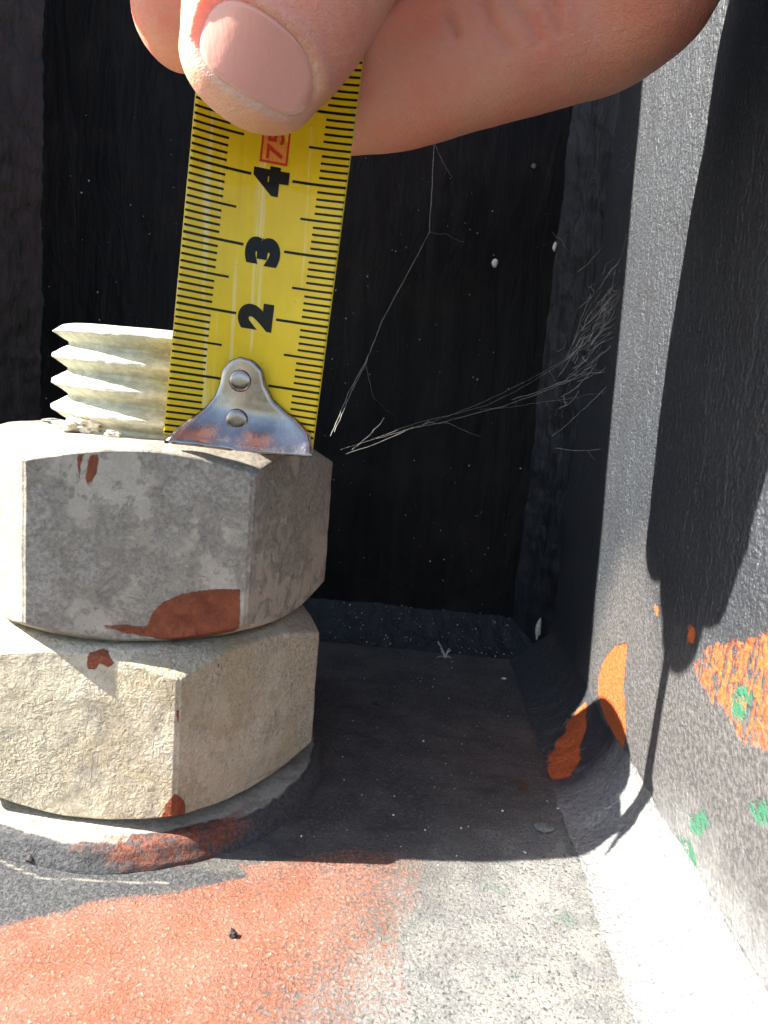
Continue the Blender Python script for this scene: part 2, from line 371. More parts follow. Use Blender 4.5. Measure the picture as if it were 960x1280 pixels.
def gusset_face(x, sgn, front):
    def fn(u, v):
        # u 0..1 from the sloping front edge to the column plate
        y0 = front(v); P = np.stack([np.full_like(u, x), y0 + (Y-.02-y0)*u, v], -1)
        P[:, 0] += sgn*(.02*nz(P*[1, 2.0, .5], 1.0, 3))
        return P
    return fn
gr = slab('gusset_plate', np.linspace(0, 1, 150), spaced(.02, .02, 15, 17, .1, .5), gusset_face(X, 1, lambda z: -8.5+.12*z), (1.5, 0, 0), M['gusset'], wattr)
gr['label'] = 'dark flake-painted upright plate with orange and green paint dabs, sunlit in strips'
gl = slab('gusset_plate', np.linspace(0, 1, 40), spaced(.02, .02, 15, 33, .4, 1.0), gusset_face(XL, -1, lambda z: -1.66+.1616*z), (-1.5, 0, 0), M['weld'])
def weld(name, corner, along, L, a, b, mat, leg=LEG, attrs=None, step=.08, seed=0.0, bulge=-.05, k_=1.0):
    corner, along, a, b = (np.asarray(q, float) for q in (corner, along, a, b))
    ts = np.arange(0, L+step, step); ss = np.linspace(0, 1, 22)
    T, S = np.meshgrid(ts, ss, indexing='ij'); T = T.ravel(); S = S.ravel()
    lg = leg*(1 + .07*nz(np.stack([T, T*0, T*0], -1), .7, 3, seed) + .04*nz(np.stack([T, T*0, S], -1), 3.0, 3, seed))
    P = corner + np.outer(T, along) + np.outer(lg*(1-S)**k_, a) + np.outer(lg*S**k_, b)
    h = bulge*np.sin(math.pi*S) + (.04*nz(P, 1.1, 3, seed) + .008*np.sin(T*9+1.5*np.sin(S*3)+nz(P, .5, 2, seed)*4))*np.sin(math.pi*S)**.5
    P += np.outer(h, (a+b)/np.linalg.norm(a+b)) - .015*(a+b)*0
    A = {k: f(P) for k, f in (attrs or {}).items()}
    return mk(name, P, grid_faces(len(ts), len(ss)), mat, O0, col_root, attrs=A)
wy = lambda P: np.stack([P[:, 1], P[:, 2]], -1)
gw = dict(sd_orange=lambda P: field(wy(P), (1, 2), WELDP, [[(742, 878), (740, 898), (726, 932), (717, 972), (704, 978), (701, 940), (709, 905), (725, 886)]]),
          sd_rag=lambda P: np.full(len(P), 9.0), sd_green=lambda P: np.full(len(P), 9.0), sd_low=lambda P: np.full(len(P), -2.0), sd_base=lambda P: P[:, 1]-.2)
weld('weld_bead', (X, -8.4, 0), (0, 1, 0), 16.9, (-1, 0, 0), (0, 0, 1), M['gweld'], attrs=gw, step=.06, bulge=0.0, k_=1.5, leg=1.16)
weld('weld_bead', (-8.2, Y, 0), (1, 0, 0), 17.5, (0, -1, 0), (0, 0, 1), M['weld'], seed=5)
weld('weld_bead', (X, Y, 0), (0, 0, 1), 17, (0, -1, 0), (-1, 0, 0), M['weld'], seed=9)
weld('weld_bead', (XL, Y, 0), (0, 0, 1), 30, (1, 0, 0), (0, -1, 0), M['dusty'], seed=14, leg=1.2)
weld('weld_bead', (XL, -.6, 0), (0, 1, 0), 9, (0, 0, 1), (1, 0, 0), M['weld'], seed=21)

# ------------------------------------------------------------------ washer, nuts, bolt
def ring_field(P, plane, **k): return field(P[:, :2], (0, 1), plane, **k)
NT = 260; th = np.linspace(0, 2*math.pi, NT, endpoint=False)
prof = np.array([(1.9, .36), (2.6, .37), (3.02, .37), (3.18, .368), (3.28, .355), (3.33, .32), (3.365, .26), (3.39, .19), (3.415, .12), (3.44, .06), (3.455, .0), (3.46, -.06)])
tt = np.linspace(0, len(prof)-1, 60); prof = np.stack([np.interp(tt, np.arange(len(prof)), prof[:, k]) for k in (0, 1)], -1)
A_, K_ = np.meshgrid(th, np.arange(len(prof)), indexing='ij'); A_ = A_.ravel(); K_ = K_.ravel()
P = np.stack([prof[K_, 0]*np.cos(A_), prof[K_, 0]*np.sin(A_), prof[K_, 1]], -1)
wgt = np.clip((prof[K_, 0]-3.0)/.3, 0, 1)
ex = 1 + wgt*(.022*nz(P*[1, 1, 0], .8, 3, 3.0) + .05*np.clip(np.cos(A_+math.radians(42)), 0, 1)**4*np.clip((prof[K_, 0]-3.3)/.3, 0, 1))
P[:, :2] *= ex[:, None]; P[:, 2] += wgt*.028*nz(P, 2.6, 4)
WTOP = ((0, 0, 1), .36)
cream = np.maximum(prof[K_, 0]*ex - 3.27 - .05*nz(P, 2.0, 3), -9)
cream = np.maximum(cream, np.minimum(((A_-math.radians(284)) % (2*math.pi)) , ((math.radians(284)-A_) % (2*math.pi)))*0 - 9)
# paint on the rim: cream on the left and far side, red-brown in front, bare dark to the right
deg = np.degrees(A_) % 360
front = np.clip(np.minimum(deg-283, 345-deg)/60*3, -3, 3)
redf = -np.minimum(np.minimum(deg-281, 318-deg)/18, (prof[K_, 0]-3.15)/.12)*.22 + np.clip(prof[K_, 0]-3.38, 0, 1)*2.0
wash = mk('washer', P, grid_faces(NT, len(prof), wrap=True), M['washer'], attrs=dict(sd_cream=np.maximum(cream, np.where((deg > 286) & (deg < 312), (prof[K_, 0]-3.12), -9)), sd_red=redf))
tag(wash, 'thick round washer clogged with cracked cream and black paint under the lower nut', 'washer')

def nut(name, phi, z0, z1, mat, reds=(), darks=(), seed=0.0, ctr=(0, 0)):
    """hexagon nut, both ends chamfered; reds / darks: (face normal angle, outline or line)"""
    per = 72; nt = 6*per; q = np.linspace(-1, 1, per, endpoint=False)
    loc = np.tile(np.sign(q)*(1-(1-np.abs(q))**1.9)*math.pi/6, 6)            # rows crowd towards the corners
    th = loc + np.repeat(np.arange(6), per)*math.pi/3 + math.pi/6 + math.radians(phi-90)
    rh = AFH/np.cos(loc); lim = R6-.022
    rh = np.minimum(rh, lim - .25*np.clip(rh-lim, 0, None))
    rc, sl = 2.70, .577
    drop = np.clip(rh-rc, 0, None)*sl
    cols = []
    NR, NZ = 14, 56
    s_ = .5-.5*np.cos(np.linspace(0, 1, NZ)*math.pi)
    for k in range(nt):
        c, s = math.cos(th[k]), math.sin(th[k]); r = rh[k]; d = drop[k]
        rr = np.concatenate([np.linspace(1.70, rc-.06, 8), np.linspace(rc, r-.03, NR-8)])
        zt = z1 - np.clip(rr-rc+.03, 0, None)*sl
        side = z1-d-.035 - s_*(z1-z0-2*d-.07)
        zb = (z0 + np.clip(rr-rc+.03, 0, None)*sl)[::-1]
        cols.append(np.concatenate([np.stack([rr*c, rr*s, zt], -1), np.stack([r*c+0*side, r*s+0*side, side], -1), np.stack([rr[::-1]*c, rr[::-1]*s, zb], -1)]))
    P = np.concatenate(cols); nv = 2*NR+NZ
    rad = P.copy(); rad[:, 2] = 0; rad /= np.linalg.norm(rad, axis=1)[:, None]
    P += rad*(.014*nz(P, 1.3, 3, seed) + .007*nz(P, 5, 2, seed))[:, None]
    P[:, 2] += .012*nz(P, 1.7, 3, seed+3)
    f = grid_faces(nt, nv, wrap=True)[:, ::-1]
    ang = np.arctan2(P[:, 1], P[:, 0])
    def fields(items):
        out = np.full(len(P), 9.0)
        for fa, shp, r in items:
            n = (math.cos(math.radians(fa)), math.sin(math.radians(fa)), 0.0); t = np.array([-n[1], n[0], 0])
            sel = np.abs((ang-math.radians(fa)+math.pi) % (2*math.pi)-math.pi) < math.radians(30.4)
            Q = np.stack([P[sel]@t, P[sel][:, 2]], -1)
            pts = [(lambda p: (p@t, p[2]))(at(*q, n, AFH+n[0]*ctr[0]+n[1]*ctr[1])-V(*ctr, 0)) for q in shp]
            out[sel] = np.minimum(out[sel], sdf(Q, pts) if r is None else sdl(Q, pts if len(pts) > 1 else pts*2, r))
        return out
    return mk(name, P+V(*ctr, 0), f, mat, origin=(*ctr, z0), attrs=dict(sd_red=fields(reds), sd_dark=fields(darks)))
f2L, f2R = PHI2-120, PHI2-60
n2 = nut('hex_nut', PHI2, Z_A, Z_C, M['nut2'],
    reds=[(f2L, [(206, 1006), (213, 997), (226, 992), (240, 996), (240, 1050), (195, 1050), (202, 1025)], None),
          (f2R, [(208, 992), (222, 994), (229, 1000), (231, 1010), (230, 1028), (226, 1045), (205, 1050)], None),
          (f2L, [(110, 818), (126, 815), (142, 828), (136, 833), (124, 828), (118, 838), (109, 836)], None),
          (f2L, [(210, 838), (235, 832), (240, 838)], .01), (f2L, [(222, 890), (225, 915)], .025)],
    darks=[(f2R, [(339, 923), (358, 908)], .008), (f2R, [(366, 899), (386, 887)], .007), (f2R, [(292, 986), (322, 973), (350, 959)], .009), (f2R, [(296, 958), (318, 944)], .007),
           (f2R, [(254, 954), (266, 943)], .008), (f2L, [(107, 962), (140, 966), (165, 958), (182, 950)], .010), (f2R, [(273, 831), (273, 833)], .022), (f2R, [(297, 876), (299, 872)], .012)], seed=11)
tag(n2, 'lower hex nut in wrinkled cream paint with a red-brown corner blob', 'nut', 'hex nuts stacked on the bolt')
f1F, f1R = PHI1-120, PHI1-60
n1 = nut('hex_nut', PHI1, Z_C+.02, Z_D, M['nut1'],
    reds=[(f1F, [(126, 783), (150, 780), (184, 784), (190, 766), (205, 752), (228, 742), (262, 737), (300, 737), (299, 796), (262, 803), (215, 806), (190, 796), (160, 791)], None),
          (f1F, [(95, 570), (104, 568), (101, 590), (99, 601)], None), (f1F, [(112, 568), (123, 568), (120, 590), (112, 610), (106, 598)], None)],
    darks=[(f1F, [(197, 616), (201, 618)], .022), (f1F, [(201, 618), (207, 623)], .006), (f1F, [(46, 587), (46.5, 587)], .018), (f1F, [(106, 667), (106.5, 667)], .016),
           (f1R, [(387, 632), (386, 638)], .022)], seed=31, ctr=(0, .14))
tag(n1, 'upper hex nut in mottled grey paint with large red-brown paint patch', 'nut', 'hex nuts stacked on the bolt')

nt, zs = 240, np.arange(5.6, Z_TOP-.001, .0165)
th = np.linspace(0, 2*math.pi, nt, endpoint=False)
T, Z = np.meshgrid(th, zs, indexing='ij'); T = T.ravel(); Z = Z.ravel()
ph = (Z/THREAD + T/(2*math.pi) + .35) % 1.0
tri = 1-np.abs(ph-.5)*2
r = RB - .27 + .27*np.clip(tri*1.34-.15, 0, 1)
P = np.stack([r*np.cos(T), r*np.sin(T), Z], -1)
r = r + .018*nz(P, 2.5, 3) + .014*nz(P*[1, 1, 2], 6, 2)
r = np.minimum(r, RB-.17 + np.clip(Z_TOP-Z, 0, 9)*1.3)
P[:, 0] = r*np.cos(T); P[:, 1] = r*np.sin(T)
f = grid_faces(nt, len(zs), wrap=True).tolist()
capi = len(P); nzs = len(zs)
crings = []
for k, q in enumerate((.97, .9, .7, .4)):
    rr = r[nzs-1::nzs]*q
    crings.append(np.stack([rr*np.cos(th), rr*np.sin(th), np.full(nt, Z_TOP+.005*(k > 0)) + .006*np.sin(th*5+k)], -1))
P = np.vstack([P]+crings)
prev = [i*nzs+nzs-1 for i in range(nt)]
for k in range(4):
    cur = [capi+k*nt+i for i in range(nt)]
    f += [[prev[i], prev[(i+1) % nt], cur[(i+1) % nt], cur[i]] for i in range(nt)]; prev = cur
f.append(prev)
# straight shank going down through the nuts into the plate
sh = len(P); P = np.vstack([P, np.stack([1.55*np.cos(th), 1.55*np.sin(th), np.full(nt, -2.0)], -1)])
f += [[sh+i, sh+(i+1) % nt, ((i+1) % nt)*nzs, i*nzs] for i in range(nt)] + [[sh+i for i in range(nt-1, -1, -1)]]
bolt = mk('anchor_bolt', P, f, M['thread'])
tag(bolt, 'thick threaded anchor bolt end in whitish paint sticking out of the upper nut', 'bolt')

# ------------------------------------------------------------------ tape measure
TW, SAG = 2.26, .20
T0 = V(2.0795, -2.2045, 6.5204)
def rot(ax, d):
    return np.array(Matrix.Rotation(math.radians(d), 3, ax))
TR = rot('Z', 10.8818) @ rot('Y', 3.5047) @ rot('X', .9104)
def tp(u, v, off=0.0):
    """point on the blade: u across (cm from middle), v along (cm mark), off towards the viewer"""
    u = np.asarray(u, float); v = np.asarray(v, float)
    q = u/(TW/2)
    dy = SAG*(1-q*q) + .012*np.sin(v*2.1+q*2)*(1-q*q) - off
    far = np.clip(v-6.0, 0, None)
    dy = dy - .012*far**2                         # the blade bows towards the viewer above the hand
    L = np.stack([u+0*v, dy+0*u, v+0*u], -1)
    return L @ TR.T + T0
tape = empty('tape_measure', tuple(T0))
tag(tape, 'yellow steel tape measure blade standing on the upper nut', 'tape measure')
us = np.linspace(-TW/2, TW/2, 41); vs = np.arange(.06, 19, .1)
U, W = np.meshgrid(us, vs, indexing='ij')
P = np.vstack([tp(U.ravel(), W.ravel()), tp(U.ravel(), W.ravel(), -.022)])
n = U.size; nu, nv = U.shape
f = grid_faces(nu, nv).tolist() + (grid_faces(nu, nv)[:, ::-1]+n).tolist()
ring = [i*nv for i in range(nu)] + [(nu-1)*nv+j for j in range(1, nv)] + [i*nv+nv-1 for i in range(nu-2, -1, -1)] + list(range(nv-2, 0, -1))
f += [[ring[k], n+ring[k], n+ring[(k+1) % len(ring)], ring[(k+1) % len(ring)]] for k in range(len(ring))]
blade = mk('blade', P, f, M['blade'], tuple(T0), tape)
def strip(u0, u1, v0, v1, nseg=8):
    uu = np.linspace(u0, u1, nseg+1)
    return np.concatenate([tp(uu, np.full_like(uu, v0), .0035), tp(uu, np.full_like(uu, v1), .0035)]), [[i, i+1, nseg+2+i, nseg+1+i] for i in range(nseg)]
for side in (-1, 1):
    Ps, Fs, off = [], [], 0
    for k in range(1, 190):
        l = (.50, .70, .86) if side < 0 else (.42, .62, .80)
        ln = l[2] if k % 10 == 0 else l[1] if k % 5 == 0 else l[0]
        w = .0165 if k % 10 else .019
        a, b = (-TW/2+.012, -TW/2+ln) if side < 0 else (TW/2-ln, TW/2-.012)
        p_, f_ = strip(a, b, k*.1-w, k*.1+w); Ps.append(p_); Fs += [[i+off for i in q] for q in f_]; off += len(p_)
    mk('graduation_print', np.vstack(Ps), Fs, M['ink'], tuple(T0), blade)
def numeral(txt, vc, uc, h, wid, mat, bold, off=.0045):
    cu = bpy.data.curves.new('numeral', 'FONT'); cu.body = txt; cu.size = 1.0; cu.offset = bold; cu.resolution_u = 6
    to = bpy.data.objects.new('numeral_tmp', cu); col.objects.link(to)
    me = bpy.data.meshes.new_from_object(to.evaluated_get(bpy.context.evaluated_depsgraph_get()))
    bm = bmesh.new(); bm.from_mesh(me); bmesh.ops.subdivide_edges(bm, edges=[e for e in bm.edges if e.calc_length() > .12], cuts=2)
    bmesh.ops.triangulate(bm, faces=bm.faces)
    q = np.array([v.co[:2] for v in bm.verts]); fc = [[v.index for v in f.verts] for f in bm.faces]; bm.free()
    bpy.data.objects.remove(to); bpy.data.meshes.remove(me)
    lo, hi = q.min(0), q.max(0); q = (q-(lo+hi)/2)/(hi-lo)
    return mk('numeral', tp(uc - q[:, 1]*h, vc + q[:, 0]*wid, off), fc, mat, tuple(T0), blade, smooth=False)
bpy.context.view_layer.update()
for k in range(2, 5): numeral(str(k), (2.0, 2.95, 3.95)[k-2], .02, .52, .41, M['ink'], .085)
Ps = tp(np.array([-.14, .20, .20, -.14]), np.array([4.2, 4.2, 5.2, 5.2]), .0035)
p_ = [strip(-.16, .22, 4.20, 5.24, 6)]; mk('print_panel', p_[0][0], p_[0][1], M['orange'], tuple(T0), blade)
Ps, Fs, off = [], [], 0
for a in ((-.175, -.145, 4.19, 5.26), (.20, .23, 4.19, 5.26), (-.175, .23, 4.19, 4.225), (-.175, .23, 5.23, 5.26)):
    q, f_ = strip(*a, 4)
    Ps.append(q + (tp(np.array([0.]), np.array([4.]), .0015)-tp(np.array([0.]), np.array([4.]), 0))); Fs += [[i+off for i in z] for z in f_]; off += len(q)
mk('print_frame', np.vstack(Ps), Fs, M['red'], tuple(T0), blade)
numeral('75I', 4.50, .03, .24, .50, M['red'], .02, .0065)

# hook: sheet riveted on the blade's face, outline read on the blade plane
nT = TR @ V(0, 1, 0)
def uv(px, py): return (np.linalg.inv(TR) @ (at(px, py, nT, nT@(T0))-T0))[[0, 2]]
lft = np.array([uv(*q) for q in [(300, 447), (286, 452), (277, 464), (274, 480), (268, 496), (256, 511), (240, 523), (224, 535), (213, 548), (209, 561)]])
rgt = np.array([uv(*q) for q in [(300, 447), (317, 451), (328, 463), (332, 482), (341, 500), (356, 514), (374, 528), (386, 541), (390, 556), (390, 568)]])
NV_, NU_ = 44, 40
top = lft[0, 1]; s = np.linspace(0, 1, NV_)
def along(poly, s):
    d = np.concatenate([[0], np.cumsum(np.linalg.norm(np.diff(poly, axis=0), axis=1))]); d /= d[-1]
    return np.stack([np.interp(s, d, poly[:, k]) for k in (0, 1)], -1)
Lp, Rp = along(lft, s), along(rgt, s)
P = []
for i in range(NV_):
    w = np.linspace(0, 1, NU_)[:, None]; q = Lp[i]*(1-w) + Rp[i]*w
    c = (w[:, 0]*2-1)
    u_, v_ = q[:, 0], np.clip(q[:, 1], -.02, None)
    vv = q[:, 1]
    edge = np.minimum(np.minimum(w[:, 0], 1-w[:, 0])*np.linalg.norm(Rp[i]-Lp[i]), s[i]*1.6)
    lip = -.03*np.exp(-(edge/.035)**2)                              # rolled-over rim
    dish = .06*np.clip(1-v_/.75, 0, 1)*np.abs(c)**1.5                # lower wings swing forward
    foot = .26*np.clip(1-v_/.62, 0, 1)**2                        # the foot bends out towards the viewer
    base_off = .06 + .09*np.exp(-((u_-np.interp(v_, [0, 1], [.05, .08]))/.35)**2)
    P.append(tp(u_, v_, base_off+lip+dish+foot))
P = np.concatenate(P)
hk = mk('hook', P, grid_faces(NV_, NU_), M['hook'], tuple(T0), tape)
so = hk.modifiers.new('thickness', 'SOLIDIFY'); so.thickness = .045*CM; so.offset = 0.0
for (rx, ry) in ((300, 476), (296, 525)):
    u0, v0 = uv(rx, ry); rr = np.array([0, .05, .09, .125, .15, .165, .17, .175]); hh = np.array([.05, .05, .048, .044, .034, .016, -.01, -.05])
    a = np.linspace(0, 2*math.pi, 36, endpoint=False)
    A2, K2 = np.meshgrid(a, np.arange(8), indexing='ij')
    uu = u0 + rr[K2.ravel()]*np.cos(A2.ravel()); vv = v0 + rr[K2.ravel()]*np.sin(A2.ravel())
    c0 = tp(np.array([u0]), np.array([v0]), .16 + .26*max(0, 1-v0/.62)**2)[0]; nn = -nT
    ex_ = TR @ V(1, 0, 0); ez_ = TR @ V(0, 0, 1)
    P = c0 + np.outer(uu-u0, ex_) + np.outer(vv-v0, ez_) + np.outer(hh[K2.ravel()], nn)
    mk('rivet', P, grid_faces(36, 8, wrap=True), M['hook'], tuple(T0), hk)

# ------------------------------------------------------------------ hand
def loft(chain, side0, nring=36):
    """chain: (centre, half width along side, half thickness); closed tube with rounded ends, resampled smoothly"""
    C = np.array([c[0] for c in chain], float); Aw = np.array([c[1] for c in chain]); Bw = np.array([c[2] for c in chain])
    d = np.concatenate([[0], np.cumsum(np.linalg.norm(np.diff(C, axis=0), axis=1))]); t = np.linspace(0, d[-1], max(24, int(d[-1]/.12)))
    def sm(y):
        o = np.interp(t, d, y)
        for _ in range(4): o = np.concatenate([[o[0]], (o[:-2]+2*o[1:-1]+o[2:])/4, [o[-1]]])
        return o
    C = np.stack([sm(C[:, k]) for k in range(3)], -1); Aw = sm(Aw); Bw = sm(Bw)
    tan = np.gradient(C, axis=0); tan /= np.linalg.norm(tan, axis=1)[:, None]
    a = np.linspace(0, 2*math.pi, nring, endpoint=False); P = []
    def ring(c, tg, A, B):
        sd_ = np.asarray(side0, float); sd_ = sd_ - tg*(sd_@tg); sd_ /= np.linalg.norm(sd_); nn = np.cross(tg, sd_)
        return c + np.outer(A*np.cos(a), sd_) + np.outer(B*np.sin(a), nn)
    for e in np.linspace(85, 10, 7):      # rounded tip
        e = math.radians(e); P.append(ring(C[0]-tan[0]*Bw[0]*.9*math.sin(e), tan[0], Aw[0]*math.cos(e), Bw[0]*math.cos(e)))
    for i in range(len(t)): P.append(ring(C[i], tan[i], Aw[i], Bw[i]))
    for e in np.linspace(10, 85, 7):
        e = math.radians(e); P.append(ring(C[-1]+tan[-1]*Bw[-1]*.9*math.sin(e), tan[-1], Aw[-1]*math.cos(e), Bw[-1]*math.cos(e)))
    n = len(P); P = np.concatenate(P)
    f = [[i*nring+j, (i+1)*nring+j, (i+1)*nring+(j+1) % nring, i*nring+(j+1) % nring] for i in range(n-1) for j in range(nring)]
    f += [list(range(nring)), [(n-1)*nring+j for j in range(nring-1, -1, -1)]]
    return P, f
PY = lambda px, py, y: at(px, py, (0, 1, 0), y)
# thumb in front of the blade
TT = PY(309, 94, -3.30); TAX = V(.43, -.10, .90); TAX /= np.linalg.norm(TAX)
TS = V(.90, .06, -.42); TS -= TAX*(TS@TAX); TS /= np.linalg.norm(TS)
TN = np.cross(TS, TAX); TN = TN if TN[1] < 0 else -TN
ip = TT+TAX*2.6; mcp = ip + V(1.3, -1.0, 2.9); cmc = V(6.6, -5.2, 20.3); wrist = V(7.6, -6.2, 22.2)
parts = [loft([(TT, .92, .66), (TT+TAX*.35, 1.08, .76), (TT+TAX*.9, 1.19, .83), (TT+TAX*1.7, 1.24, .90), (ip, 1.26, 1.0), (ip+(mcp-ip)*.5, 1.3, 1.15), (mcp, 1.6, 1.5), (cmc, 1.8, 1.6), (wrist, 1.9, 1.7)], TS)]
# index finger behind the blade: bent at the knuckle on the right, coming back to the left
HS = V(0, 0, 1)
i_tip = V(2.35, -1.15, 12.0); i_dip = V(4.0, -1.12, 12.32); i_pip = V(7.35, -1.6, 13.35); i_mcp = V(6.3, -4.9, 16.4)
parts.append(loft([(i_tip, .84, .70), (i_tip+V(.5, 0, .08), .93, .80), (i_dip, 1.0, .90), ((i_dip+i_pip)/2, 1.02, .98), (i_pip+V(-.3, .1, -.1), 1.05, 1.0), (i_pip+V(.15, -.5, .15), 1.06, 1.0), ((i_pip+i_mcp)/2, 1.05, 1.05), (i_mcp, 1.2, 1.3), (wrist, 1.4, 1.4)], HS))
# middle finger above it, its tip showing left of the blade
m_tip = V(.50, -1.2, 13.08); m_pip = V(7.2, -1.1, 15.55); m_mcp = V(6.2, -4.6, 18.0)
parts.append(loft([(m_tip, .86, .74), (m_tip+V(.5, 0, .12), .93, .84), (V(3.4, -.75, 13.95), 1.0, .92), (V(5.3, -.75, 14.8), 1.02, .98), (m_pip, 1.05, 1.05), ((m_pip+m_mcp)/2, 1.1, 1.1), (m_mcp, 1.25, 1.3), (wrist, 1.4, 1.4)], HS))
# ring and little finger reach further left, above the frame; their shadow falls on the right plate
r_pip = V(5.6, -.85, 17.3); r_mcp = V(6.0, -4.4, 19.6)
parts.append(loft([(V(-2.1, -3.0, 14.1), .66, .82), (V(-1.6, -2.85, 14.3), .86, 1.15), (V(-.2, -2.4, 14.9), .95, 1.4), (V(1.9, -1.7, 15.8), .95, 1.3), (r_pip, 1.0, 1.0), ((r_pip+r_mcp)/2, 1.1, 1.1), (r_mcp, 1.25, 1.3), (wrist, 1.5, 1.4)], HS))
l_pip = V(4.4, -1.9, 18.6); l_mcp = V(5.7, -4.6, 21.0)
parts.append(loft([(V(-1.2, -3.0, 15.3), .7, .68), (V(-.4, -2.8, 15.8), .82, .8), (V(1.8, -2.4, 17.0), .9, .95), (l_pip, .9, .9), ((l_pip+l_mcp)/2, .95, .95), (l_mcp, 1.1, 1.1), (wrist, 1.4, 1.3)], HS))
parts.append(loft([(V(5.9, -5.0, 17.2), 2.4, 1.3), (V(6.4, -5.6, 19.4), 2.6, 1.5), (wrist, 2.5, 1.7), (V(8.3, -8.5, 24.5), 2.6, 2.0), (V(9.6, -14, 28.5), 3.2, 2.9), (V(11, -22, 33), 3.8, 3.6)], V(-.4, .3, .85)))
Pv, Fv, off = [], [], 0
for p_, f_ in parts: Pv.append(p_); Fv += [[i+off for i in q] for q in f_]; off += len(p_)
HO = tuple(TT)
tmp = mk('hand_tmp', np.vstack(Pv), Fv, M['skin'], HO)
rm = tmp.modifiers.new('r', 'REMESH'); rm.mode = 'VOXEL'; rm.voxel_size = .065*CM
sm = tmp.modifiers.new('s', 'SMOOTH'); sm.factor = .6; sm.iterations = 9
me = bpy.data.meshes.new_from_object(tmp.evaluated_get(bpy.context.evaluated_depsgraph_get()))
bpy.data.objects.remove(tmp)
nvt = len(me.vertices); co = np.empty(nvt*3); me.vertices.foreach_get('co', co); co = co.reshape(-1, 3)/CM + np.array(HO)
no = np.empty(nvt*3); me.vertices.foreach_get('normal', no); no = no.reshape(-1, 3)
# nail bed: pressed in under the nail, skin folds raised round it
NA = math.radians(-9)       # the thumb is rolled a little to the left
NC = TT + TAX*.13 + TS*.20
lx, ly, lz = (co-NC)@TS, (co-NC)@TAX, (co-NC)@TN
HW, HL = .71, .42
def nail_r(a, l): return (np.abs(a/HW)**3.0 + np.abs(l/HL)**2.6)**(1/2.8)
q = nail_r(lx, ly); facing = np.clip(no@TN*2, 0, 1)*(lz > 0)*(np.abs(ly) < 1.3)
bed = -.045*np.clip((1.0-q)/.15, 0, 1) + .075*np.exp(-((q-1.15)/.11)**2)*(1-.5*(ly < -.2))
pale = np.exp(-((co-(TT-TAX*.35))**2).sum(1)/1.2)
dry = np.exp(-((q-1.03)/.045)**2)*facing*np.clip(.35+lx*.9+ly*1.2, .15, 1)
co += no*(bed*facing)[:, None]
# flexion creases on the index finger's side
for ln in ([(604, -8), (618, 22), (640, 48)], [(640, -5), (665, 20), (676, 42)], [(690, -6), (706, 30)], [(560, 5), (572, 30)]):
    L3 = np.array([PY(a, b, -2.45) for a, b in ln]); best = np.full(nvt, 9.0)
    sel = (np.abs(co[:, 0]-L3[:, 0].mean()) < 2) & (np.abs(co[:, 2]-L3[:, 2].mean()) < 2) & (co[:, 1] < -1.3) & (co[:, 1] > -4)
    best[sel] = sdl(co[sel][:, [0, 2]], L3[:, [0, 2]])
    co -= no*(.09*np.exp(-(best/.06)**2)*np.clip(-no[:, 1]*2, 0, 1))[:, None]
co += no*(.012*nz(co, 1.6, 2))[:, None]
fcs = [list(p.vertices) for p in me.polygons]; bpy.data.meshes.remove(me)
hand = mk('hand', co, fcs, M['skin'], HO, attrs=dict(pale=pale, dry=dry))
tag(hand, 'bare hand pinching the yellow tape between thumb and finger', 'hand')
bv = BVHTree.FromPolygons([Vector(c) for c in co], fcs)
ga, gl_ = 40, 30
P = []; ED = []
for i in range(ga):
    for j in range(gl_):
        rr = j/(gl_-1); an = 2*math.pi*i/ga; ca, sa = math.cos(an), math.sin(an)
        k = 1/(abs(ca)**3.0 + abs(sa)**2.6)**(1/2.8)
        a, l = HW*rr*k*ca*.99, HL*rr*k*sa*.99
        o = NC + TS*a + TAX*l + TN*2.5; hit = bv.ray_cast(Vector(o), Vector(-TN))
        hp = np.array(hit[0]) if hit[0] is not None else o-TN*2.5
        P.append(hp); ED.append(np.clip(rr*(.55+.45*(sa < -.3)) , 0, 1))
P = np.array(P); hgt = (P-NC)@TN; la, ll = (P-NC)@TS, (P-NC)@TAX
Am = np.stack([np.ones_like(la), la, ll, la**2, ll**2, la*ll, la**4], -1); cf = np.linalg.lstsq(Am, hgt, rcond=None)[0]
rr = np.tile(np.linspace(0, 1, gl_), ga)
P = NC + np.outer(la, TS) + np.outer(ll, TAX) + np.outer(Am@cf + .05 - .045*np.clip((rr-.88)/.12, 0, 1)**2, TN)
mk('thumbnail', P, grid_faces(ga, gl_, wrap=True), M['nail'], HO, hand, attrs=dict(edge=ED))

